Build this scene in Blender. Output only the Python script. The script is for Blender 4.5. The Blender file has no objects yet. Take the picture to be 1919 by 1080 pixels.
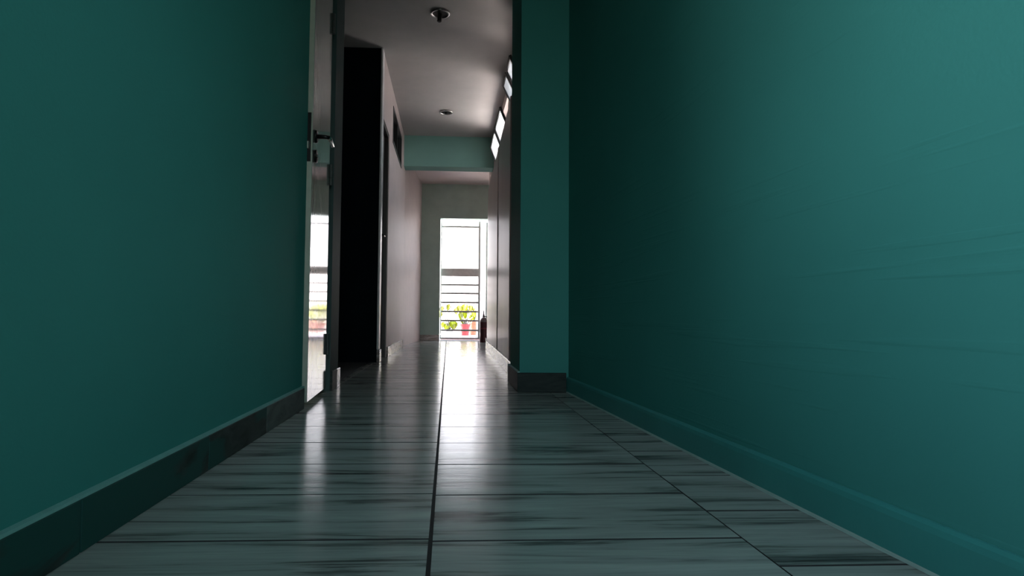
import bpy, bmesh, math, random
from mathutils import Vector, Matrix

SC = bpy.context.scene
COL = SC.collection
random.seed(7)

# ------------------------------------------------------------------ camera
EYE = 0.37
FPX = 1135.0
YAW, PITCH, ROLL, SHIFT = math.radians(3.0), math.radians(2.6494), math.radians(0.5), 0.0310044
cd = bpy.data.cameras.new('camera')
cam = bpy.data.objects.new('camera', cd)
COL.objects.link(cam)
cd.sensor_fit = 'HORIZONTAL'
cd.sensor_width = 36.0
cd.lens = FPX * 36.0 / 1919.0
cd.shift_x = SHIFT
cd.clip_start = 0.02
fw = Vector((math.sin(YAW) * math.cos(PITCH), math.cos(YAW) * math.cos(PITCH), math.sin(PITCH)))
r0 = Vector((math.cos(YAW), -math.sin(YAW), 0))
u0 = r0.cross(fw)
rr = math.cos(ROLL) * r0 + math.sin(ROLL) * u0
uu = math.cos(ROLL) * u0 - math.sin(ROLL) * r0
M = Matrix((rr, uu, -fw)).transposed().to_4x4()
M.translation = Vector((0, 0, EYE))
cam.matrix_world = M
SC.camera = cam

# ------------------------------------------------------------------ daylight
SKY = 7.0
world = bpy.data.worlds.new('daylight')
SC.world = world
world.use_nodes = True
nt = world.node_tree
nt.nodes.clear()
tc = nt.nodes.new('ShaderNodeTexCoord')
sep = nt.nodes.new('ShaderNodeSeparateXYZ')
mr = nt.nodes.new('ShaderNodeMapRange')
mr.inputs['From Min'].default_value = -1
ramp = nt.nodes.new('ShaderNodeValToRGB')
bg = nt.nodes.new('ShaderNodeBackground')
wo = nt.nodes.new('ShaderNodeOutputWorld')
nt.links.new(tc.outputs['Generated'], sep.inputs[0])
nt.links.new(sep.outputs['Z'], mr.inputs['Value'])
nt.links.new(mr.outputs[0], ramp.inputs[0])
nt.links.new(ramp.outputs[0], bg.inputs[0])
nt.links.new(bg.outputs[0], wo.inputs[0])
cr = ramp.color_ramp
cr.elements[0].position = 0.0
cr.elements[0].color = (0.20, 0.18, 0.17, 1)
cr.elements[1].position = 1.0
cr.elements[1].color = (0.55, 0.74, 1.05, 1)
e = cr.elements.new(0.46); e.color = (0.30, 0.265, 0.25, 1)
e = cr.elements.new(0.52); e.color = (1.0, 0.90, 0.89, 1)
e = cr.elements.new(0.70); e.color = (0.74, 0.87, 1.05, 1)
bg.inputs[1].default_value = SKY


def portal(name, loc, size, rot):
    ld = bpy.data.lights.new(name, 'AREA')
    ld.shape = 'RECTANGLE'
    ld.size, ld.size_y = size
    ld.cycles.is_portal = True
    o = bpy.data.objects.new(name, ld)
    o.location = loc
    o.rotation_euler = rot
    COL.objects.link(o)


# the sun stands behind the building, over the camera's back
sd = bpy.data.lights.new('sun', 'SUN')
sd.energy = 140.0
sd.angle = math.radians(0.6)
sd.color = (1.0, 0.95, 0.90)
sun = bpy.data.objects.new('sun', sd)
sun.rotation_euler = Vector((0.25, 1.0, -1.0)).to_track_quat('-Z', 'Y').to_euler()
COL.objects.link(sun)

R90 = math.pi / 2
# portals only tell the renderer where the sky shines in (they give no light of their own)
portal('sky_portal_rear_window', (-0.66, 0.10, 1.48), (1.70, 1.16), (0, -R90, 0))
portal('sky_portal_rear_transom', (0.225, -0.67, 1.25), (1.0, 1.86), (R90, 0, 0))
portal('sky_portal_end_doorway', (0.235, 9.22, 0.92), (0.75, 1.86), (-R90, 0, 0))
portal('sky_portal_window', (0.72, 4.625, 2.13), (0.52, 0.68), (0, R90, 0))
portal('sky_portal_window.001', (0.72, 6.13, 2.13), (0.52, 1.45), (0, R90, 0))

vs = SC.view_settings
vs.view_transform = 'Standard'
vs.look = 'None'
vs.exposure = -0.1
vs.gamma = 1.0
vs.use_curve_mapping = False
SC.display_settings.display_device = 'sRGB'
SC.cycles.use_denoising = True
SC.cycles.max_bounces = 12
SC.cycles.diffuse_bounces = 6
SC.cycles.glossy_bounces = 5
SC.cycles.transparent_max_bounces = 12
SC.cycles.sample_clamp_indirect = 30.0
SC.cycles.caustics_reflective = False
SC.cycles.caustics_refractive = False


# ------------------------------------------------------------------ materials
def base_mat(name):
    m = bpy.data.materials.new(name)
    m.use_nodes = True
    t = m.node_tree
    b = t.nodes['Principled BSDF']
    return m, t, b


def N(t, kind, **kw):
    n = t.nodes.new(kind)
    for k, v in kw.items():
        n.inputs[k.replace('_', ' ')].default_value = v
    return n


def coords(t, scale=(1, 1, 1), use='Object', rnd=False, rot=(0, 0, 0)):
    c = t.nodes.new('ShaderNodeTexCoord')
    mp = t.nodes.new('ShaderNodeMapping')
    mp.inputs['Scale'].default_value = scale
    mp.inputs['Rotation'].default_value = rot
    src = c.outputs[use]
    if rnd:
        oi = t.nodes.new('ShaderNodeObjectInfo')
        ml = t.nodes.new('ShaderNodeMath'); ml.operation = 'MULTIPLY'
        ml.inputs[1].default_value = 37.0
        t.links.new(oi.outputs['Random'], ml.inputs[0])
        cx = t.nodes.new('ShaderNodeCombineXYZ')
        t.links.new(ml.outputs[0], cx.inputs[0])
        t.links.new(ml.outputs[0], cx.inputs[1])
        va = t.nodes.new('ShaderNodeVectorMath'); va.operation = 'ADD'
        t.links.new(src, va.inputs[0])
        t.links.new(cx.outputs[0], va.inputs[1])
        src = va.outputs[0]
    t.links.new(src, mp.inputs['Vector'])
    return mp.outputs[0]


def ramp_node(t, fac, stops):
    r = t.nodes.new('ShaderNodeValToRGB')
    t.links.new(fac, r.inputs[0])
    els = r.color_ramp.elements
    els[0].position, els[0].color = stops[0][0], (*stops[0][1], 1)
    els[1].position, els[1].color = stops[-1][0], (*stops[-1][1], 1)
    for p, c in stops[1:-1]:
        x = els.new(p); x.color = (*c, 1)
    return r.outputs[0]


def bump(t, b, height, strength, dist=0.01):
    bn = t.nodes.new('ShaderNodeBump')
    bn.inputs['Strength'].default_value = strength
    bn.inputs['Distance'].default_value = dist
    t.links.new(height, bn.inputs['Height'])
    t.links.new(bn.outputs[0], b.inputs['Normal'])
    return bn


def paint(name, col, rough=0.55, var=0.06, bumpy=0.15, scale=(6, 6, 6), nscale=1.0, fine=90.0):
    m, t, b = base_mat(name)
    v = coords(t, scale)
    n = N(t, 'ShaderNodeTexNoise', Scale=nscale, Detail=5.0, Roughness=0.6)
    t.links.new(v, n.inputs['Vector'])
    lo = tuple(c * (1 - var) for c in col)
    hi = tuple(min(1, c * (1 + var)) for c in col)
    c = ramp_node(t, n.outputs['Fac'], [(0.3, lo), (0.7, hi)])
    t.links.new(c, b.inputs['Base Color'])
    b.inputs['Roughness'].default_value = rough
    if rough >= 0.6:
        b.inputs['Specular IOR Level'].default_value = 0.05
    f = N(t, 'ShaderNodeTexNoise', Scale=fine, Detail=3.0)
    t.links.new(coords(t), f.inputs['Vector'])
    bump(t, b, f.outputs['Fac'], bumpy, 0.002)
    return m


def teal_wall(name, col=(0.058, 0.268, 0.236), lines=False):
    """painted plaster; with faint trowel lines running up along the wall"""
    m, t, b = base_mat(name)
    n = N(t, 'ShaderNodeTexNoise', Scale=1.3, Detail=4.0)
    t.links.new(coords(t), n.inputs['Vector'])
    c = ramp_node(t, n.outputs['Fac'], [(0.3, tuple(x * .92 for x in col)), (0.7, tuple(x * 1.06 for x in col))])
    t.links.new(c, b.inputs['Base Color'])
    b.inputs['Roughness'].default_value = 0.7
    b.inputs['Specular IOR Level'].default_value = 0.03
    f = N(t, 'ShaderNodeTexNoise', Scale=140.0, Detail=3.0)
    t.links.new(coords(t), f.inputs['Vector'])
    h = f.outputs['Fac']
    if lines:
        w = N(t, 'ShaderNodeTexNoise', Scale=1.0, Detail=2.0)
        t.links.new(coords(t, (1, 1.0, 44)), w.inputs['Vector'])
        r = ramp_node(t, w.outputs['Fac'], [(0.60, (0, 0, 0)), (0.66, (1, 1, 1))])
        mx = t.nodes.new('ShaderNodeMath'); mx.operation = 'MULTIPLY_ADD'
        t.links.new(r, mx.inputs[0]); mx.inputs[1].default_value = 1.3
        t.links.new(h, mx.inputs[2])
        h = mx.outputs[0]
    bump(t, b, h, 0.22, 0.0025)
    return m


def tile_mat():
    m, t, b = base_mat('wood_look_tile')
    v1 = coords(t, (1.1, 11, 1), rnd=True)
    n1 = N(t, 'ShaderNodeTexNoise', Scale=1.6, Detail=7.0, Roughness=0.62, Distortion=0.5)
    t.links.new(v1, n1.inputs['Vector'])
    v2 = coords(t, (5, 150, 1), rnd=True)
    n2 = N(t, 'ShaderNodeTexNoise', Scale=1.0, Detail=4.0)
    t.links.new(v2, n2.inputs['Vector'])
    mx = t.nodes.new('ShaderNodeMath'); mx.operation = 'MULTIPLY_ADD'
    t.links.new(n2.outputs['Fac'], mx.inputs[0]); mx.inputs[1].default_value = 0.22
    t.links.new(n1.outputs['Fac'], mx.inputs[2])
    c = ramp_node(t, mx.outputs[0], [(0.41, (0.045, 0.047, 0.042)), (0.50, (0.14, 0.145, 0.13)),
                                     (0.575, (0.32, 0.33, 0.295)), (0.80, (0.46, 0.47, 0.42))])
    t.links.new(c, b.inputs['Base Color'])
    b.inputs['Roughness'].default_value = 0.17
    b.inputs['IOR'].default_value = 1.36
    b.inputs['Specular IOR Level'].default_value = 0.22
    bump(t, b, mx.outputs[0], 0.28, 0.002)
    return m


def skirting_tile(name, dark, mid, teal=None, rough=0.3):
    m, t, b = base_mat(name)
    n = N(t, 'ShaderNodeTexNoise', Scale=5.0, Detail=6.0, Roughness=0.6, Distortion=1.2)
    t.links.new(coords(t, (1, 1.3, 4), rnd=True), n.inputs['Vector'])
    stops = [(0.35, dark), (0.62, mid)]
    c = ramp_node(t, n.outputs['Fac'], stops)
    if teal:
        k = N(t, 'ShaderNodeTexNoise', Scale=2.4, Detail=8.0, Distortion=0.6)
        t.links.new(coords(t, (1, 1, 2.5), rnd=True), k.inputs['Vector'])
        f = ramp_node(t, k.outputs['Fac'], [(0.49, (0, 0, 0)), (0.53, (1, 1, 1))])
        mix = t.nodes.new('ShaderNodeMix'); mix.data_type = 'RGBA'
        t.links.new(f, mix.inputs['Factor'])
        t.links.new(c, mix.inputs['A'])
        mix.inputs['B'].default_value = (*teal, 1)
        c = mix.outputs['Result']
    t.links.new(c, b.inputs['Base Color'])
    b.inputs['Roughness'].default_value = rough
    if rough > 0.5:
        b.inputs['Specular IOR Level'].default_value = 0.2
    bump(t, b, n.outputs['Fac'], 0.1, 0.003)
    return m


def gloss_door():
    m, t, b = base_mat('glossy_door_enamel')
    n = N(t, 'ShaderNodeTexNoise', Scale=1.0, Detail=4.0, Distortion=0.4)
    t.links.new(coords(t, (60, 60, 2.0)), n.inputs['Vector'])
    c = ramp_node(t, n.outputs['Fac'], [(0.3, (0.26, 0.28, 0.25)), (0.7, (0.36, 0.38, 0.34))])
    t.links.new(c, b.inputs['Base Color'])
    b.inputs['Roughness'].default_value = 0.09
    b.inputs['Coat Weight'].default_value = 0.3
    bump(t, b, n.outputs['Fac'], 0.22, 0.0012)
    return m


def plain(name, col, rough=0.5, metal=0.0, var=0.08, nscale=25.0):
    m, t, b = base_mat(name)
    n = N(t, 'ShaderNodeTexNoise', Scale=nscale, Detail=3.0)
    t.links.new(coords(t), n.inputs['Vector'])
    c = ramp_node(t, n.outputs['Fac'], [(0.3, tuple(x * (1 - var) for x in col)), (0.7, tuple(min(1, x * (1 + var)) for x in col))])
    t.links.new(c, b.inputs['Base Color'])
    b.inputs['Roughness'].default_value = rough
    b.inputs['Metallic'].default_value = metal
    return m


def glass_mat():
    m = bpy.data.materials.new('window_glass')
    m.use_nodes = True
    t = m.node_tree
    t.nodes.clear()
    o = t.nodes.new('ShaderNodeOutputMaterial')
    mx = t.nodes.new('ShaderNodeMixShader')
    tr = t.nodes.new('ShaderNodeBsdfTransparent'); tr.inputs[0].default_value = (0.86, 0.93, 0.93, 1)
    gl = t.nodes.new('ShaderNodeBsdfGlossy'); gl.inputs['Roughness'].default_value = 0.03
    fr = t.nodes.new('ShaderNodeFresnel'); fr.inputs[0].default_value = 1.45
    t.links.new(fr.outputs[0], mx.inputs[0])
    t.links.new(tr.outputs[0], mx.inputs[1])
    t.links.new(gl.outputs[0], mx.inputs[2])
    t.links.new(mx.outputs[0], o.inputs[0])
    return m


def frosted_mat():
    m = bpy.data.materials.new('frosted_glass')
    m.use_nodes = True
    t = m.node_tree
    t.nodes.clear()
    o = t.nodes.new('ShaderNodeOutputMaterial')
    mx = t.nodes.new('ShaderNodeMixShader'); mx.inputs[0].default_value = 0.3
    tr = t.nodes.new('ShaderNodeBsdfTransparent'); tr.inputs[0].default_value = (0.95, 0.97, 0.97, 1)
    tl = t.nodes.new('ShaderNodeBsdfTranslucent'); tl.inputs[0].default_value = (0.86, 0.92, 0.95, 1)
    t.links.new(tr.outputs[0], mx.inputs[1])
    t.links.new(tl.outputs[0], mx.inputs[2])
    t.links.new(mx.outputs[0], o.inputs[0])
    return m


def leaf_mat(name, a, bb):
    m, t, b = base_mat(name)
    n = N(t, 'ShaderNodeTexNoise', Scale=14.0, Detail=2.0)
    t.links.new(coords(t, rnd=True), n.inputs['Vector'])
    c = ramp_node(t, n.outputs['Fac'], [(0.35, a), (0.65, bb)])
    t.links.new(c, b.inputs['Base Color'])
    b.inputs['Roughness'].default_value = 0.45
    tl = t.nodes.new('ShaderNodeBsdfTranslucent')
    t.links.new(c, tl.inputs[0])
    mx = t.nodes.new('ShaderNodeMixShader'); mx.inputs[0].default_value = 0.4
    t.links.new(b.outputs[0], mx.inputs[1]); t.links.new(tl.outputs[0], mx.inputs[2])
    t.links.new(mx.outputs[0], t.nodes['Material Output'].inputs[0])
    return m


TEAL = (0.058, 0.268, 0.236)
MAT = dict(
    teal=teal_wall('teal_wall_paint'),
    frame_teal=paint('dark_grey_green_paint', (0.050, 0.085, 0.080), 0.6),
    hinge=plain('dark_hinge', (0.04, 0.055, 0.05), 0.5),
    teal_pale=teal_wall('faded_teal_paint', (0.22, 0.42, 0.37)),
    teal_lines=teal_wall('teal_wall_paint_trowelled', lines=True),
    teal_skirt=paint('teal_skirting_paint', (0.045, 0.26, 0.235), 0.45),
    pale=paint('pale_wall_paint', (0.54, 0.46, 0.44), 0.52, 0.05),
    pale_green=paint('pale_green_wall_paint', (0.38, 0.51, 0.45), 0.55, 0.08),
    right_pale=paint('grey_wall_paint', (0.36, 0.31, 0.295), 0.36, 0.12, scale=(3, 3, 1)),
    ceiling=paint('ceiling_paint', (0.44, 0.43, 0.42), 0.7, 0.04),
    dark=paint('shade_black_wall', (0.003, 0.007, 0.010), 0.8, 0.2),  # near-black colour stands in for the passage's lack of light
    dark_door=paint('dark_brown_door', (0.022, 0.017, 0.014), 0.4, 0.2, scale=(30, 30, 1.5)),
    tile=tile_mat(),
    grout=plain('dark_grout', (0.018, 0.018, 0.017), 0.8),
    skirt_l=skirting_tile('painted_skirting_tile', (0.012, 0.022, 0.019), (0.05, 0.065, 0.058), (0.018, 0.075, 0.064), 0.6),
    skirt_bare=skirting_tile('bare_skirting_tile', (0.075, 0.085, 0.078), (0.13, 0.145, 0.13), None, 0.6),
    skirt_far=skirting_tile('pale_skirting_tile', (0.16, 0.12, 0.10), (0.55, 0.48, 0.45), None, 0.22),
    skirt_col=skirting_tile('dark_skirting_tile', (0.010, 0.018, 0.016), (0.028, 0.042, 0.038), None, 0.55),
    caulk=plain('pale_caulk', (0.30, 0.40, 0.35), 0.6),
    cap=plain('pale_teal_cap', (0.22, 0.46, 0.41), 0.6),  # painted top edge, colour paled for light on its upward face
    door=gloss_door(),
    door_edge=plain('door_edge_paint', (0.33, 0.37, 0.29), 0.5),
    black=plain('black_metal', (0.010, 0.010, 0.010), 0.3, 0.6),
    chrome=plain('polished_steel', (0.75, 0.74, 0.70), 0.16, 1.0, 0.03),
    brass=plain('latch_metal', (0.80, 0.76, 0.66), 0.22, 1.0, 0.03),
    frame=plain('dark_window_frame', (0.015, 0.016, 0.016), 0.45),
    white_trim=plain('white_corner_trim', (0.70, 0.70, 0.68), 0.35),
    dark_glass=plain('dark_glass', (0.012, 0.016, 0.018), 0.08),
    glass=glass_mat(),
    frosted=frosted_mat(),
    gate=plain('pale_gate_paint', (0.85, 0.76, 0.73), 0.45),
    gatebar=plain('grey_gate_bar', (0.62, 0.55, 0.53), 0.45),
    balcony=plain('balcony_floor', (0.80, 0.73, 0.70), 0.6),
    mat=plain('pink_mat', (0.52, 0.36, 0.33), 0.8),
    red=plain('red_enamel', (0.06, 0.002, 0.007), 0.3),
    ext_label=plain('faded_label', (0.22, 0.03, 0.05), 0.5),
    ext_shoulder=plain('grey_shoulder', (0.20, 0.16, 0.16), 0.35),
    pot=plain('red_plastic_pot', (0.36, 0.035, 0.035), 0.5),
    pot2=plain('terracotta_pot', (0.42, 0.17, 0.09), 0.7),
    pot3=plain('grey_pot', (0.42, 0.40, 0.36), 0.7),
    soil=plain('potting_soil', (0.03, 0.02, 0.013), 0.9),
    stem=plain('grey_stem', (0.16, 0.15, 0.13), 0.7),
    leaf=leaf_mat('yellow_green_leaf', (0.22, 0.30, 0.01), (0.46, 0.46, 0.03)),
    leaf2=leaf_mat('olive_leaf', (0.12, 0.16, 0.02), (0.34, 0.30, 0.05)),
    lamp_ring=plain('lamp_ring_metal', (0.45, 0.44, 0.42), 0.25, 1.0),
    lamp_black=plain('black_bakelite', (0.006, 0.006, 0.006), 0.7),
    lamp_white=plain('white_plastic', (0.62, 0.61, 0.58), 0.4),
)


# ------------------------------------------------------------------ mesh helpers
def link(name, bm, mat, parent=None, smooth=False):
    me = bpy.data.meshes.new(name)
    bmesh.ops.recalc_face_normals(bm, faces=bm.faces)
    bm.to_mesh(me)
    bm.free()
    if smooth:
        for p in me.polygons:
            p.use_smooth = True
    me.materials.append(MAT[mat])
    o = bpy.data.objects.new(name, me)
    COL.objects.link(o)
    if parent:
        o.parent = parent
    return o


def empty(name, loc=(0, 0, 0)):
    o = bpy.data.objects.new(name, None)
    o.location = loc
    o.empty_display_size = 0.05
    COL.objects.link(o)
    return o


def tag(o, label, cat, group=None, kind=None):
    o['label'] = label
    o['category'] = cat
    if group:
        o['group'] = group
    if kind:
        o['kind'] = kind
    return o


def box(bm, x0, x1, y0, y1, z0, z1, bev=0.0):
    vs_ = [bm.verts.new((x, y, z)) for x in (x0, x1) for y in (y0, y1) for z in (z0, z1)]
    idx = [(0, 1, 3, 2), (4, 6, 7, 5), (0, 4, 5, 1), (2, 3, 7, 6), (0, 2, 6, 4), (1, 5, 7, 3)]
    fs = [bm.faces.new([vs_[i] for i in f]) for f in idx]
    if bev:
        es = list({e for f in fs for e in f.edges})
        bmesh.ops.bevel(bm, geom=es, offset=bev, segments=1, affect='EDGES')
    return bm


def boxes(*bs, bev=0.0):
    bm = bmesh.new()
    for b in bs:
        box(bm, *b, bev=bev)
    return bm


def prism(pts, z0, z1, bm=None):
    """vertical prism over a plan polygon"""
    bm = bm or bmesh.new()
    lo = [bm.verts.new((x, y, z0)) for x, y in pts]
    hi = [bm.verts.new((x, y, z1)) for x, y in pts]
    n = len(pts)
    bm.faces.new(lo[::-1])
    bm.faces.new(hi)
    for i in range(n):
        j = (i + 1) % n
        bm.faces.new((lo[i], lo[j], hi[j], hi[i]))
    return bm


def lathe(profile, seg=24, bm=None, axis=None):
    """profile: (radius, z) pairs turned around z"""
    bm = bm or bmesh.new()
    rings = []
    new = []
    for r, z in profile:
        if r < 1e-6:
            v = bm.verts.new((0, 0, z)); new.append(v)
            rings.append([v])
        else:
            ring = [bm.verts.new((r * math.cos(2 * math.pi * k / seg), r * math.sin(2 * math.pi * k / seg), z)) for k in range(seg)]
            new += ring
            rings.append(ring)
    for a, b in zip(rings, rings[1:]):
        for k in range(seg):
            l = (k + 1) % seg
            if len(a) == 1 and len(b) == 1:
                continue
            if len(a) == 1:
                bm.faces.new((a[0], b[k], b[l]))
            elif len(b) == 1:
                bm.faces.new((a[k], a[l], b[0]))
            else:
                bm.faces.new((a[k], a[l], b[l], b[k]))
    if axis is not None:
        bmesh.ops.transform(bm, matrix=axis, verts=new)
    return bm


def tube(pts, radii, seg=8, bm=None):
    bm = bm or bmesh.new()
    pts = [Vector(p) for p in pts]
    if not isinstance(radii, (list, tuple)):
        radii = [radii] * len(pts)
    rings = []
    for i, p in enumerate(pts):
        d = (pts[min(i + 1, len(pts) - 1)] - pts[max(i - 1, 0)]).normalized()
        ref = Vector((0, 0, 1)) if abs(d.z) < 0.9 else Vector((1, 0, 0))
        a = d.cross(ref).normalized()
        b = d.cross(a).normalized()
        rings.append([bm.verts.new(p + radii[i] * (math.cos(2 * math.pi * k / seg) * a + math.sin(2 * math.pi * k / seg) * b)) for k in range(seg)])
    for A, B in zip(rings, rings[1:]):
        for k in range(seg):
            l = (k + 1) % seg
            bm.faces.new((A[k], A[l], B[l], B[k]))
    bm.faces.new(rings[0][::-1])
    bm.faces.new(rings[-1])
    return bm


def struct(name, bm, mat, label, cat, parent=None):
    o = link(name, bm, mat, parent)
    return tag(o, label, cat, kind='structure')


# ------------------------------------------------------------------ the shell
ZC = 2.51
XL = -0.572           # near left wall face


def xr(y):            # front of the near right skirting (this wall runs slightly inward)
    return 0.703 - 0.058 * (y - 0.864)


# floor slab with its tiles
floor = struct('floor', boxes((-0.62, 0.98, -0.65, 9.2, -0.15, -0.004)), 'grout',
               'corridor floor of grey wood-look tiles with dark joints', 'floor')
ROW = 0.2565
COLS = ((-0.60, -0.0285), (-0.0215, 0.4975), (0.5005, 0.84))
OFFS = (1.0255, 1.0155, 0.900)


def tile_mesh(w, d):
    bm = bmesh.new()
    box(bm, -w / 2, w / 2, -d / 2, d / 2, -0.004, 0.0)
    for f in bm.faces:
        f.material_index = 0 if all(abs(v.co.z) < 1e-6 for v in f.verts) else 1      # bare edges in the joints
    me = bpy.data.meshes.new('tile')
    bmesh.ops.recalc_face_normals(bm, faces=bm.faces)
    bm.to_mesh(me); bm.free()
    me.materials.append(MAT['tile'])
    me.materials.append(MAT['grout'])
    return me


for (x0, x1), off in zip(COLS, OFFS):
    me = tile_mesh(x1 - x0, ROW - 0.0060)
    k0 = math.ceil((-0.65 - off) / ROW)
    k1 = math.floor((9.2 - off) / ROW)
    for k in range(k0, k1):
        yc = off + (k + 0.5) * ROW
        o = bpy.data.objects.new('tile', me)
        o.location = ((x0 + x1) / 2, yc, random.uniform(-0.0004, 0.0002))
        o.rotation_euler = (random.uniform(-.0006, .0006), random.uniform(-.0006, .0006), 0)
        COL.objects.link(o)
        o.parent = floor

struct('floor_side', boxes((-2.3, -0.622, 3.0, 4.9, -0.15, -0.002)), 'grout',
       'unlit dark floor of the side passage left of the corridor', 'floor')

# ceilings
struct('ceiling', boxes((-2.4, 1.2, -0.65, 7.16, ZC, ZC + 0.15)), 'ceiling',
       'smooth pale grey ceiling over the corridor', 'ceiling')
struct('ceiling_end', boxes((-0.75, 1.2, 7.36, 9.06, 2.35, 2.6)), 'pale',
       'lower pinkish ceiling between the beam and the end wall', 'ceiling')
struct('beam', boxes((-0.75, 1.2, 7.15, 7.365, 2.142, 2.66)), 'teal_pale',
       'teal painted ceiling beam crossing the corridor before the bright end', 'beam')

# near left wall with its door opening, then the short stub
struct('wall_left', boxes((-0.64, XL, -0.65, -0.46, 0, ZC), (-0.64, XL, 0.68, 1.6, 0, ZC), (-0.64, XL, -0.46, 0.68, 0, 0.66), (-0.64, XL, -0.46, 0.68, 2.30, ZC), (-0.80, XL, 1.6, 2.432, 0, ZC), (-0.80, XL, 2.432, 3.0, 2.01, ZC),
                          (-0.86, -0.80, 2.3, 3.2, 0, ZC)), 'teal',
       'plain teal painted wall along the left side of the corridor', 'wall')
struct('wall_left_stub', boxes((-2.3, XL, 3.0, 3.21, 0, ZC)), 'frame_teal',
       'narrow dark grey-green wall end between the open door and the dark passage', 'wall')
# side passage, unlit
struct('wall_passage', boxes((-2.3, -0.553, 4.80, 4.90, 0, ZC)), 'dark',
       'wall coloured near black for shade, facing the camera at the left', 'wall')
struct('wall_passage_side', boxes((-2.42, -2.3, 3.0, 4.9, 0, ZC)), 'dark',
       'far side wall, coloured near black for shade, of the dark left passage', 'wall')

# far left wall: doorway, high window
XF = -0.545
struct('wall_left_far', boxes((-0.75, XF, 4.90, 5.40, 1.98, ZC),
                              (-0.75, XF, 5.40, 7.2, 0, 2.01),
                              (-0.75, XF, 5.40, 5.72, 2.01, ZC),
                              (-0.75, XF, 6.74, 7.2, 2.01, ZC),
                              (-0.75, XF, 5.72, 6.74, 2.365, ZC)), 'pale',
       'pale wall on the left lit by high windows, beyond the dark passage', 'wall')
struct('wall_left_end', prism([(-0.545, 7.2), (-0.545, 7.36), (-0.415, 9.06), (-0.75, 9.06), (-0.75, 7.2)], 0, 2.4), 'pale',
       'pinkish left wall between the beam and the end wall', 'wall')

# end wall around the bright doorway
YE = 9.05
struct('wall_end', boxes((-0.75, -0.130, YE, YE + 0.13, 0, 2.6), (0.602, 1.2, YE, YE + 0.13, 0, 2.6),
                         (-0.130, 0.602, YE, YE + 0.13, 1.832, 2.6)), 'pale_green',
       'pale green end wall around the bright balcony doorway', 'wall')

# near right wall and column
struct('wall_right', prism([(xr(-.65) + .012, -.65), (xr(3.0) + .012, 3.0), (0.98, 3.0), (0.98, -.65)], 0, ZC), 'teal_lines',
       'large teal wall with faint trowel lines on the right', 'wall')
struct('wall_right_column', boxes((0.352, 0.98, 2.965, 3.42, 0, ZC)), 'teal',
       'teal column standing out from the right wall', 'column')

# far right: thick lower wall with ledge, windows above it
LEDGE = 1.83
RP = [(0.394, 3.42), (0.445, 6.9), (0.512, 8.0)]
struct('wall_right_far', prism(RP + [(0.72, 8.0), (0.72, 3.42)], 0, LEDGE), 'right_pale',
       'grey wall with a ledge under the high windows on the right', 'wall')
UX = 0.525
struct('wall_right_upper', boxes((UX, 0.70, 3.42, 4.30, LEDGE, ZC), (UX, 0.70, 4.95, 5.43, LEDGE, ZC),
                                 (UX, 0.70, 6.83, 8.0, LEDGE, ZC), (UX, 0.70, 4.30, 4.95, 2.40, ZC),
                                 (UX, 0.70, 5.43, 6.83, 2.40, ZC), (UX, 0.70, 4.30, 4.95, LEDGE, 1.88),
                                 (UX, 0.70, 5.43, 6.83, LEDGE, 1.88)), 'pale',
       'pale upper wall strip holding the high windows on the right', 'wall')
struct('wall_right_end', boxes((0.95, 1.2, 7.85, YE, 0, 2.6), (0.72, 1.2, 7.85, 8.0, 0, 2.6)), 'pale',
       'side wall of the end bay behind the right corner', 'wall')

# rear wall behind the camera
struct('wall_back', boxes((-0.80, -0.25, -0.65, -0.55, 0, ZC), (0.70, 0.98, -0.65, -0.55, 0, ZC), (-0.25, 0.70, -0.65, -0.55, 0, 0.35), (-0.25, 0.70, -0.65, -0.55, 2.15, ZC)), 'teal',
       'teal wall closing the corridor behind the camera', 'wall')


# ------------------------------------------------------------------ skirtings
def skirt_piece(parent, p0, p1, thick, h, mat, side, cap=None):
    """one skirting tile between two plan points; side=+1: body lies at +x of the line"""
    (xa, ya), (xb, yb) = p0, p1
    bm = prism([(xa, ya), (xb, yb), (xb + side * thick, yb), (xa + side * thick, ya)], 0.001, h)
    es = [e for e in bm.edges if all(abs(v.co.z - h) < 1e-6 for v in e.verts)]
    bmesh.ops.bevel(bm, geom=es, offset=0.002, segments=1, affect='EDGES')
    o = link('skirting_tile', bm, mat, parent)
    return o


bl = tag(empty('baseboard_left', (XL, 0, 0)), 'dark skirting tiles smeared with teal paint along the left wall', 'baseboard', kind='structure')
bl.location = (0, 0, 0)
js = [-0.54, -0.02, 0.48, 0.978, 1.478, 1.935, 2.428]
for a, b in zip(js, js[1:]):
    p = skirt_piece(bl, (-0.560, a + .0025), (-0.560, b - .0025), 0.0125, 0.083, 'skirt_bare' if b > 2.4 else 'skirt_l', -1)
cap_bm = prism([(-0.5605, -.54), (-0.5605, 2.428), (-0.573, 2.428), (-0.573, -.54)], 0.0831, 0.0885)
link('lit_paint_edge', cap_bm, 'cap', bl)
bs = tag(empty('baseboard_stub'), 'shiny skirting, its lit edge set in a paler colour, at the foot of the narrow wall beside the dark passage', 'baseboard', kind='structure')
skirt_piece(bs, (-0.560, 3.13), (-0.560, 3.213), 0.0125, 0.095, 'skirt_far', -1)  # pale piece stands in for the lit edge of this skirting
skirt_piece(bs, (-0.560, 3.002), (-0.560, 3.127), 0.0125, 0.095, 'skirt_col', -1)

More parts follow.
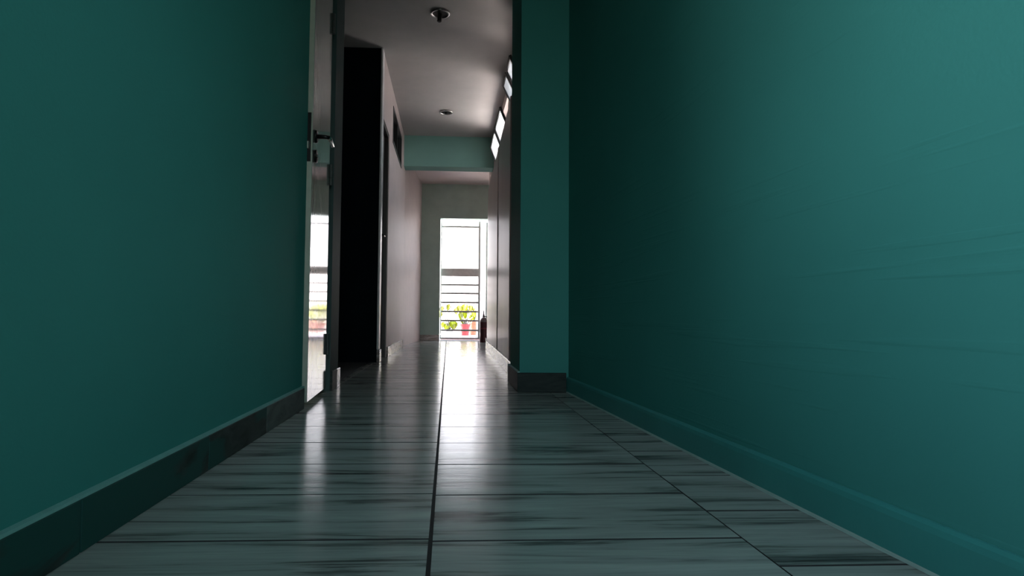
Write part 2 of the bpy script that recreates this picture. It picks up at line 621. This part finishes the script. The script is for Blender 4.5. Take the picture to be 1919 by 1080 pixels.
br = tag(empty('baseboard_right'), 'teal painted skirting with a pale sealant bead along the right wall', 'baseboard', kind='structure')
bm = bmesh.new()
ys = [-.54 + i * (2.97 + .54) / 12 for i in range(13)]
sec = [(0, 0.002), (0.001, 0.060), (0.003, 0.069), (0.008, 0.074), (0.013, 0.075), (0.013, 0.002)]
rows = [[bm.verts.new((xr(y) + dx, y, z)) for dx, z in sec] for y in ys]
for A, B in zip(rows, rows[1:]):
    for k in range(len(sec)):
        l = (k + 1) % len(sec)
        bm.faces.new((A[k], A[l], B[l], B[k]))
bm.faces.new(rows[0]); bm.faces.new(rows[-1][::-1])
link('skirting', bm, 'teal_skirt', br)
bm = bmesh.new()
random.seed(3)
ys = [-.54 + i * (2.95 + .54) / 60 for i in range(61)]
rows = []
for y in ys:
    w = 0.0045 + random.uniform(-.0013, .0016)
    rows.append([bm.verts.new((xr(y) - w, y, 0.0006)), bm.verts.new((xr(y) - w * .4, y, 0.004)), bm.verts.new((xr(y) + .0005, y, 0.006)), bm.verts.new((xr(y) + .0005, y, 0.0006))])
for A, B in zip(rows, rows[1:]):
    for k in range(4):
        bm.faces.new((A[k], A[(k + 1) % 4], B[(k + 1) % 4], B[k]))
link('sealant_bead', bm, 'caulk', br)

bc = tag(empty('baseboard_column'), 'dark skirting tiles wrapped around the foot of the teal column', 'baseboard', kind='structure')
bm = boxes((0.340, xr(2.96) - .001, 2.953, 2.9645, 0.001, 0.095), bev=.0015)
link('skirting_tile', bm, 'skirt_col', bc)
bm = boxes((0.340, 0.3515, 2.966, 3.44, 0.001, 0.095), bev=.0015)
link('skirting_tile', bm, 'skirt_col', bc)
bm = boxes((0.340, 0.3515, 2.953, 3.44, 0.0955, 0.101))
link('lit_paint_edge', bm, 'cap', bc)

bf = tag(empty('baseboard_right_far'), 'pale stained skirting tiles along the grey right wall', 'baseboard', kind='structure')
segs = []
ya = 3.46
random.seed(5)


def xw(y):
    for (x0, y0), (x1, y1) in zip(RP, RP[1:]):
        if y <= y1:
            return x0 + (x1 - x0) * (y - y0) / (y1 - y0)
    return RP[-1][0]


while ya < 7.95:
    yb = min(ya + 0.42, 6.9 if ya < 6.88 else 8.0)
    if yb - ya > 0.03:
        skirt_piece(bf, (xw(ya) - .017, ya + .004), (xw(yb) - .017, yb - .004), 0.0165, 0.088 + random.uniform(-.003, .003), 'skirt_far', 1)
    ya = yb
blf = tag(empty('baseboard_left_far'), 'pale skirting tiles along the far left wall', 'baseboard', kind='structure')
ya = 5.41
while ya < 7.19:
    yb = min(ya + 0.42, 7.2)
    skirt_piece(blf, (-0.528, ya + .003), (-0.528, yb - .003), 0.0165, 0.088, 'skirt_far', -1)
    ya = yb
be = tag(empty('baseboard_end'), 'stained pale skirting tile at the foot of the end wall', 'baseboard', kind='structure')
link('skirting_tile', boxes((-0.415, -0.132, 9.034, 9.0495, 0.001, 0.085), bev=.0015), 'skirt_far', be)

# white corner trim where the dark wall meets the far left wall
tr = struct('trim_1', boxes((-0.557, -0.541, 4.785, 4.895, 0.10, ZC - .002), bev=.003), 'white_trim',
            'thin white corner strip between the black wall and the dark door', 'trim')
tr2 = struct('trim_2', boxes((-0.555, -0.532, 4.775, 4.897, 0.001, 0.098), bev=.003), 'skirt_far',
             'small bright skirting tile under the white corner strip', 'trim')
# joints on the grey right wall
for i, y in enumerate((3.93, 5.16)):
    struct('trim_%d' % (3 + i), prism([(xw(y) - .006, y), (xw(y + .03) - .006, y + .03), (xw(y + .03) + .01, y + .03), (xw(y) + .01, y)], 0.09, LEDGE - .002), 'pale',
           ('thin pale upright strip on the grey right wall, nearest the column' if i == 0 else 'thin pale upright strip midway along the grey right wall'), 'trim')
struct('trim_5', boxes((-0.573, -0.569, 3.215, 4.77, 0.0006, 0.0030)), 'stem',
       'thin pale threshold line across the mouth of the dark passage', 'trim')

# ------------------------------------------------------------------ door 1: ajar, glossy leaf
d1 = tag(empty('door_1', (0, 0, 0)), 'glossy grey door standing slightly ajar in the left wall', 'door', kind='structure')
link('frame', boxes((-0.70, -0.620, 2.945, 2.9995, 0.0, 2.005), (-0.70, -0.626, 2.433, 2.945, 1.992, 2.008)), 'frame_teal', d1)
HX, HY = -0.579, 2.925
LW = 0.481
bm = bmesh.new()
box(bm, -0.04, 0.0, -LW, 0, 0.022, 1.985)
bmesh.ops.bevel(bm, geom=list(bm.edges), offset=0.002, segments=1, affect='EDGES')
leaf = link('door_leaf', bm, 'door', d1)
leaf.location = (HX, HY, 0)
leaf.rotation_euler = (0, 0, math.radians(3.0))
# facing strip down the leading edge
link('edge_strip', boxes((-0.039, -0.001, -LW - 0.0025, -LW + 0.0005, 0.024, 1.983)), 'door_edge', leaf)
bm = boxes((-0.030, -0.006, -LW - 0.0045, -LW - 0.0026, 0.985, 1.185), bev=.0006)
link('lock_faceplate', bm, 'black', leaf)
link('latch_bolt', boxes((-0.024, -0.012, -LW - 0.014, -LW - 0.0046, 1.035, 1.067), bev=.002), 'brass', leaf)
ly = -LW + 0.058
ax = Matrix.Translation((0.0005, ly, 1.105)) @ Matrix.Rotation(R90, 4, 'Y')
bm = lathe([(0, 0), (0.027, 0), (0.027, 0.007), (0.024, 0.009), (0, 0.009)], 24, None, ax)
link('handle_rose', bm, 'black', leaf, True)
bm = tube([(0.008, ly, 1.105), (0.045, ly, 1.104), (0.056, ly + .006, 1.103)], [0.0095, 0.0085, 0.0085], 10)
link('handle_neck', bm, 'black', leaf, True)
bm = tube([(0.055, ly + .002, 1.1035), (0.0575, ly + .03, 1.102), (0.058, ly + .105, 1.098), (0.054, ly + .115, 1.097)], [0.0085, 0.0085, 0.0075, 0.006], 10)
link('lever', bm, 'chrome', leaf, True)
ax = Matrix.Translation((0.0005, ly, 1.022)) @ Matrix.Rotation(R90, 4, 'Y')
bm = lathe([(0, 0), (0.027, 0), (0.027, 0.007), (0.024, 0.009), (0, 0.009)], 24, None, ax)
link('keyhole_rose', bm, 'black', leaf, True)
bm = lathe([(0, 0.009), (0.008, 0.009), (0.008, 0.013), (0, 0.014)], 14, None, ax)
link('lock_cylinder', bm, 'chrome', leaf, True)
for z in (0.23, 1.045, 1.79):
    bm = bmesh.new()
    lathe([(0, z - .05), (.008, z - .05), (.008, z - .018), (.0065, z - .017), (.0065, z - .016), (.008, z - .015), (.008, z + .015),
           (.0065, z + .016), (.0065, z + .017), (.008, z + .018), (.008, z + .05), (0, z + .05)], 12, bm, Matrix.Translation((0.006, 0.006, 0)))
    link('hinge', bm, 'hinge', leaf)

# ------------------------------------------------------------------ door 2: dark door in the far left wall
d2 = tag(empty('door_2'), 'dark brown closed door in the far left wall beside the white corner strip', 'door', kind='structure')
bm = boxes((-0.62, -0.583, 4.93, 5.37, 0.008, 1.95), bev=.002)
lf = link('door_leaf', bm, 'dark_door', d2)
link('frame', boxes((-0.66, -0.553, 4.901, 4.93, 0, 1.979), (-0.66, -0.551, 5.37, 5.399, 0, 1.979), (-0.66, -0.551, 4.93, 5.37, 1.952, 1.979)), 'dark_door', d2)
bm = tube([(-0.583, 4.985, 1.03), (-0.545, 4.985, 1.03), (-0.54, 5.0, 1.03), (-0.54, 5.08, 1.03)], 0.008, 8)
link('handle', bm, 'black', lf, True)

# ------------------------------------------------------------------ windows
w1 = tag(empty('window_1'), 'dark framed high window in the far left wall', 'window', kind='structure')
Y0, Y1, Z0, Z1 = 5.721, 6.739, 2.011, 2.364
link('frame', boxes((-0.60, -0.540, Y0, Y0 + .03, Z0, Z1), (-0.60, -0.540, Y1 - .03, Y1, Z0, Z1), (-0.60, -0.540, Y0, Y1, Z0, Z0 + .03),
                    (-0.60, -0.540, Y0, Y1, Z1 - .03, Z1)), 'frame', w1)
link('mullion', boxes((-0.59, -0.545, 6.215, 6.245, Z0 + .03, Z1 - .03)), 'frame', w1)
for a, b in ((Y0 + .03, 6.215), (6.245, Y1 - .03)):
    link('pane', boxes((-0.578, -0.572, a, b, Z0 + .03, Z1 - .03)), 'dark_glass', w1)


def hopper(name, ya, yb, label, tilt):
    w = tag(empty(name), label, 'window', kind='structure')
    z0, z1 = 1.881, 2.399
    t = 0.03
    xa, xb = 0.60, 0.645
    link('frame', boxes((xa, xb, ya, ya + t, z0, z1), (xa, xb, yb - t, yb, z0, z1), (xa, xb, ya, yb, z0, z0 + t), (xa, xb, ya, yb, z1 - t, z1)), 'frame', w)
    ym = (ya + yb) / 2
    link('mullion', boxes((xa, xb, ym - .015, ym + .015, z0 + t, z1 - t)), 'frame', w)
    for a, b in ((ya + t + .004, ym - .019), (ym + .019, yb - t - .004)):
        h = 0.40
        s = 0.022
        bm = boxes((-.010, .010, a, a + s, 0, h), (-.010, .010, b - s, b, 0, h), (-.010, .010, a + s, b - s, 0, s), (-.010, .010, a + s, b - s, h - s, h))
        sash = link('sash', bm, 'frame', w)
        sash.location = (xa + .005, 0, z0 + t + .012)
        sash.rotation_euler = (0, -tilt, 0)
        link('pane', boxes((-.002, .002, a + s, b - s, s, h - s)), 'frosted', sash)
        link('stay_arm', tube([(0, b - .01, h - .05), (.09, b - .012, h - .01)], .004, 6), 'frame', sash)
    return w


w4 = tag(empty('added_window_4'), 'unseen side window added in the left wall behind the camera to light the near walls', 'window', kind='structure')  # added out of view so daylight reaches the near walls
ZA, ZB, YA, YB = 0.661, 2.299, -0.459, 0.679
link('frame', boxes((-0.632, -0.602, YA, YA + .03, ZA, ZB), (-0.632, -0.602, YB - .03, YB, ZA, ZB), (-0.632, -0.602, YA + .03, YB - .03, ZA, ZA + .03),
                    (-0.632, -0.602, YA + .03, YB - .03, ZB - .03, ZB), (-0.632, -0.602, 0.10, 0.13, ZA + .03, ZB - .03)), 'frame', w4)
for a, b in ((YA + .03, 0.10), (0.13, YB - .03)):
    link('pane', boxes((-0.619, -0.615, a, b, ZA + .03, ZB - .03)), 'glass', w4)
hopper('window_2', 4.301, 4.949, 'high window with tilted sashes just behind the teal column', math.radians(26))
hopper('window_3', 5.431, 6.829, 'high window with tilted sashes nearer the beam on the right', math.radians(22))

# ------------------------------------------------------------------ door 3: barred balcony gate
d3 = tag(empty('door_3'), 'pale barred metal gate closing the bright end doorway', 'gate', kind='structure')
GY = 9.20
GX0, GX1 = -0.126, 0.468
g = 0.018


def gz(v):            # height on the gate plane of a photo row
    return EYE - (v - 592) * GY / FPX


link('stile', boxes((GX0, GX0 + g, GY, GY + .03, 0.02, 1.82), bev=.002), 'gate', d3)
link('stile', boxes((GX1 - g, GX1 + .014, GY, GY + .03, 0.02, 1.82), bev=.002), 'gate', d3)
link('top_rail', boxes((GX0 + g, GX1 - g, GY, GY + .03, gz(426), gz(422.5)), bev=.002), 'gate', d3)
link('lock_rail', boxes((GX0 + g, GX1 - g, GY, GY + .03, gz(518), gz(503)), bev=.002), 'gate', d3)
for v in (534, 550, 567, 584, 601, 619):
    z = gz(v)
    link('bar', boxes((GX0 + g, GX1 - g, GY - .004, GY + .028, z - .0135, z + .0135), bev=.003), 'gatebar', d3)
link('bottom_rail', boxes((GX0 + g, GX1 - g, GY, GY + .03, 0.02, 0.04), bev=.002), 'gate', d3)

d4 = tag(empty('door_4', (0.585, 9.19, 0)), 'pale door leaf folded outward at the right of the barred gate', 'door', kind='structure')
lf4 = link('door_leaf', boxes((-0.02, 0.015, 0, 0.70, 0.02, 1.80), bev=.003), 'gate', d4)
link('panel', boxes((-0.026, -0.0205, 0.10, 0.60, 0.12, 0.72), bev=.002), 'gatebar', lf4)
d4.rotation_euler = (0, 0, math.radians(9))

# ------------------------------------------------------------------ outside
struct('bounce_slab_outside', prism([(1.3, 6.0), (15.0, 13.5), (15.0, 22.0), (3.0, 22.0), (3.0, 12.0), (1.3, 9.0)], 0.2, 0.45), 'balcony',  # unseen slab added to bounce sunlight up to the ceiling
       'unseen pale sunlit roof outside the high windows', 'reflector')
w5 = tag(empty('added_window_5'), 'unseen tall window added in the wall behind the camera to light the near walls', 'window', kind='structure')  # added behind the camera to brighten the near walls and column
link('frame', boxes((-0.249, -0.22, -0.62, -0.58, 0.351, 2.149), (0.67, 0.699, -0.62, -0.58, 0.351, 2.149), (-0.22, 0.67, -0.62, -0.58, 0.351, 0.38),
                    (-0.22, 0.67, -0.62, -0.58, 2.12, 2.149)), 'frame', w5)
link('pane', boxes((-0.22, 0.67, -0.602, -0.598, 0.38, 2.12)), 'glass', w5)
# ------------------------------------------------------------------ balcony
struct('floor_balcony', boxes((-1.6, 1.8, 9.2, 12.6, -0.15, 0.0)), 'balcony',
       'sunlit pale balcony floor beyond the end doorway', 'floor')
mt = tag(link('door_mat', boxes((-0.12, 0.60, 9.32, 10.7, 0.0005, 0.025), bev=.006), 'mat'),
         'pale pink mat lying on the floor just behind the barred gate', 'mat')


def pot(name, loc, r, h, mat, parent):
    bm = lathe([(0, 0), (r * .72, 0), (r * .92, h * .82), (r * 1.05, h * .82), (r * 1.06, h), (r * .94, h), (r * .90, h * .86), (0, h * .86)], 22)
    o = link('pot', bm, mat, parent, False)
    bm = lathe([(0, h * .87), (r * .89, h * .87), (r * .86, h * .90), (0, h * .92)], 18)
    link('soil', bm, 'soil', o)
    return o


def leaf_mesh(mat, seed):
    """broad pointed leaf along +y, folded along its midrib, drooping at the tip"""
    rng = random.Random(seed)
    bm = bmesh.new()
    prof = [(0.0, 0.02), (0.15, 0.26), (0.35, 0.42), (0.6, 0.38), (0.82, 0.2), (1.0, 0.0)]
    mid, lft, rgt = [], [], []
    for y, w in prof:
        z = -0.25 * y * y + rng.uniform(-.01, .01)
        mid.append(bm.verts.new((0, y, z)))
        lft.append(bm.verts.new((-w, y - .02, z + w * .25)))
        rgt.append(bm.verts.new((w, y - .02, z + w * .25)))
    for i in range(len(prof) - 1):
        bm.faces.new((mid[i], mid[i + 1], lft[i + 1], lft[i]))
        bm.faces.new((mid[i], rgt[i], rgt[i + 1], mid[i + 1]))
    geo = bmesh.ops.solidify(bm, geom=list(bm.faces), thickness=0.012)
    me = bpy.data.meshes.new('leaf')
    bm.to_mesh(me); bm.free()
    for p in me.polygons:
        p.use_smooth = True
    me.materials.append(MAT[mat])
    return me


LEAVES = {m: [leaf_mesh(m, s) for s in (1, 2)] for m in ('leaf', 'leaf2')}


def plant(name, loc, r, h, potmat, label, leaves, seed):
    """leaves: (dx, dz, size, material) around the pot centre, each on its own stalk"""
    rng = random.Random(seed)
    root = tag(empty(name, loc), label, 'plant', 'potted plants on the balcony')
    pot(name, loc, r, h, potmat, root)
    bm = bmesh.new()
    for dx, dz, s, m in leaves:
        dy = rng.uniform(-.12, .10)
        base = Vector((rng.uniform(-.25, .25) * r, rng.uniform(-.25, .25) * r, h * .88))
        tip = Vector((dx, dy, dz))
        k = base.lerp(tip, .55) + Vector((rng.uniform(-.02, .02), 0, .03))
        tube([base, k, tip], [.010, .008, .005], 6, bm)
    link('stems', bm, 'stem', root)
    rng = random.Random(seed)
    for dx, dz, s, m in leaves:
        dy = rng.uniform(-.12, .10)
        rng.random(); rng.random(); rng.random()
        o = bpy.data.objects.new('leaf', LEAVES[m][rng.randrange(2)])
        COL.objects.link(o)
        o.parent = root
        o.location = (dx, dy, dz)
        o.scale = (s * 1.35, s * 1.35, s * 1.35)
        o.rotation_euler = (rng.uniform(-1.5, -.9), rng.uniform(-.5, .5), math.pi + rng.uniform(-1.0, 1.0))
    return root


plant('potted_plant', (0.325, 11.5, 0.001), 0.098, 0.215, 'pot', 'yellow-green leafy plant in a red pot behind the gate',
      [(-.06, .47, .16, 'leaf'), (-.02, .40, .15, 'leaf'), (.05, .50, .11, 'leaf2'), (-.12, .57, .12, 'leaf2'), (.02, .60, .13, 'leaf'),
       (.13, .46, .10, 'leaf'), (-.17, .52, .10, 'leaf2'), (.16, .37, .10, 'leaf'), (.10, .56, .09, 'leaf2')], 11)
plant('potted_plant', (0.02, 11.3, 0.001), 0.075, 0.12, 'pot3', 'low plant with drooping yellow leaves left of the red pot',
      [(.06, .28, .15, 'leaf'), (-.02, .23, .12, 'leaf'), (.10, .22, .10, 'leaf2'), (-.17, .46, .14, 'leaf'), (-.12, .55, .11, 'leaf2'),
       (.02, .58, .10, 'leaf2'), (-.08, .25, .09, 'leaf'), (-.20, .33, .09, 'leaf')], 12)
plant('potted_plant', (0.50, 11.75, 0.001), 0.10, 0.27, 'pot2', 'plant in a terracotta pot right of the red pot',
      [(-.04, .45, .11, 'leaf'), (.03, .52, .12, 'leaf2'), (-.10, .40, .10, 'leaf'), (.06, .42, .11, 'leaf'), (-.08, .58, .10, 'leaf2')], 13)

# ------------------------------------------------------------------ fire extinguisher by the right corner
fx = tag(empty('fire_extinguisher', (0.497, 8.50, 0.001)), 'dark red fire extinguisher standing on the floor at the right corner before the gate', 'extinguisher')
link('cylinder', lathe([(0, 0), (0.050, 0), (0.053, .004), (0.053, .285), (0, .285)], 26), 'red', fx, False)
link('shoulder', lathe([(0.053, .2855), (0.051, .305), (0.040, .332), (0.022, .347), (0.015, .352), (0, .352)], 26), 'ext_shoulder', fx, True)
link('label_band', lathe([(0.0532, .185), (0.0538, .186), (0.0538, .204), (0.0532, .205)], 26), 'ext_label', fx)
vb = link('valve', lathe([(0, .3525), (.017, .3525), (.017, .372), (.011, .376), (.011, .392), (0, .392)], 16), 'black', fx)
link('lever_grip', prism([(-.007, -.012), (.007, -.012), (.007, .06), (-.007, .06)], .393, .401), 'black', vb)
link('nozzle', tube([(0, 0, .392), (.001, 0, .42), (-.002, 0, .445)], [.0095, .007, .003], 10), 'black', vb)
link('hose', tube([(0.012, .01, .365), (.045, .02, .36), (.058, .02, .32), (.0605, .015, .22), (.0605, .012, .12)], .007, 8), 'black', fx, True)


# ------------------------------------------------------------------ ceiling lamp holders
def lamp_holder(loc, label, drop):
    root = tag(empty('ceiling_lamp_holder', loc), label, 'lamp holder', 'bulbless ceiling lamp holders')
    ring = lathe([(.053, 0), (.066, -.0), (.070, -.004), (.068, -.010), (.060, -.012), (.054, -.008), (.053, 0)], 28)
    link('ring', ring, 'lamp_ring', root, True)
    link('recess', lathe([(0, -.001), (.0535, -.001), (.053, -.006), (0, -.006)], 24), 'lamp_black', root)
    sk = lathe([(0, -.0065), (.014, -.0065), (.016, -.02), (.016, -drop), (.012, -drop - .004), (0, -drop - .004)], 18, None,
               Matrix.Rotation(math.radians(6), 4, 'Y'))
    link('socket', sk, 'lamp_black', root)


lamp_holder((-0.08, 4.20, ZC - .0005), 'round ceiling lamp holder with a hanging bare socket, nearest the camera', .060)
lamp_holder((-0.045, 6.28, ZC - .0005), 'round dark ceiling lamp holder near the teal beam', .018)
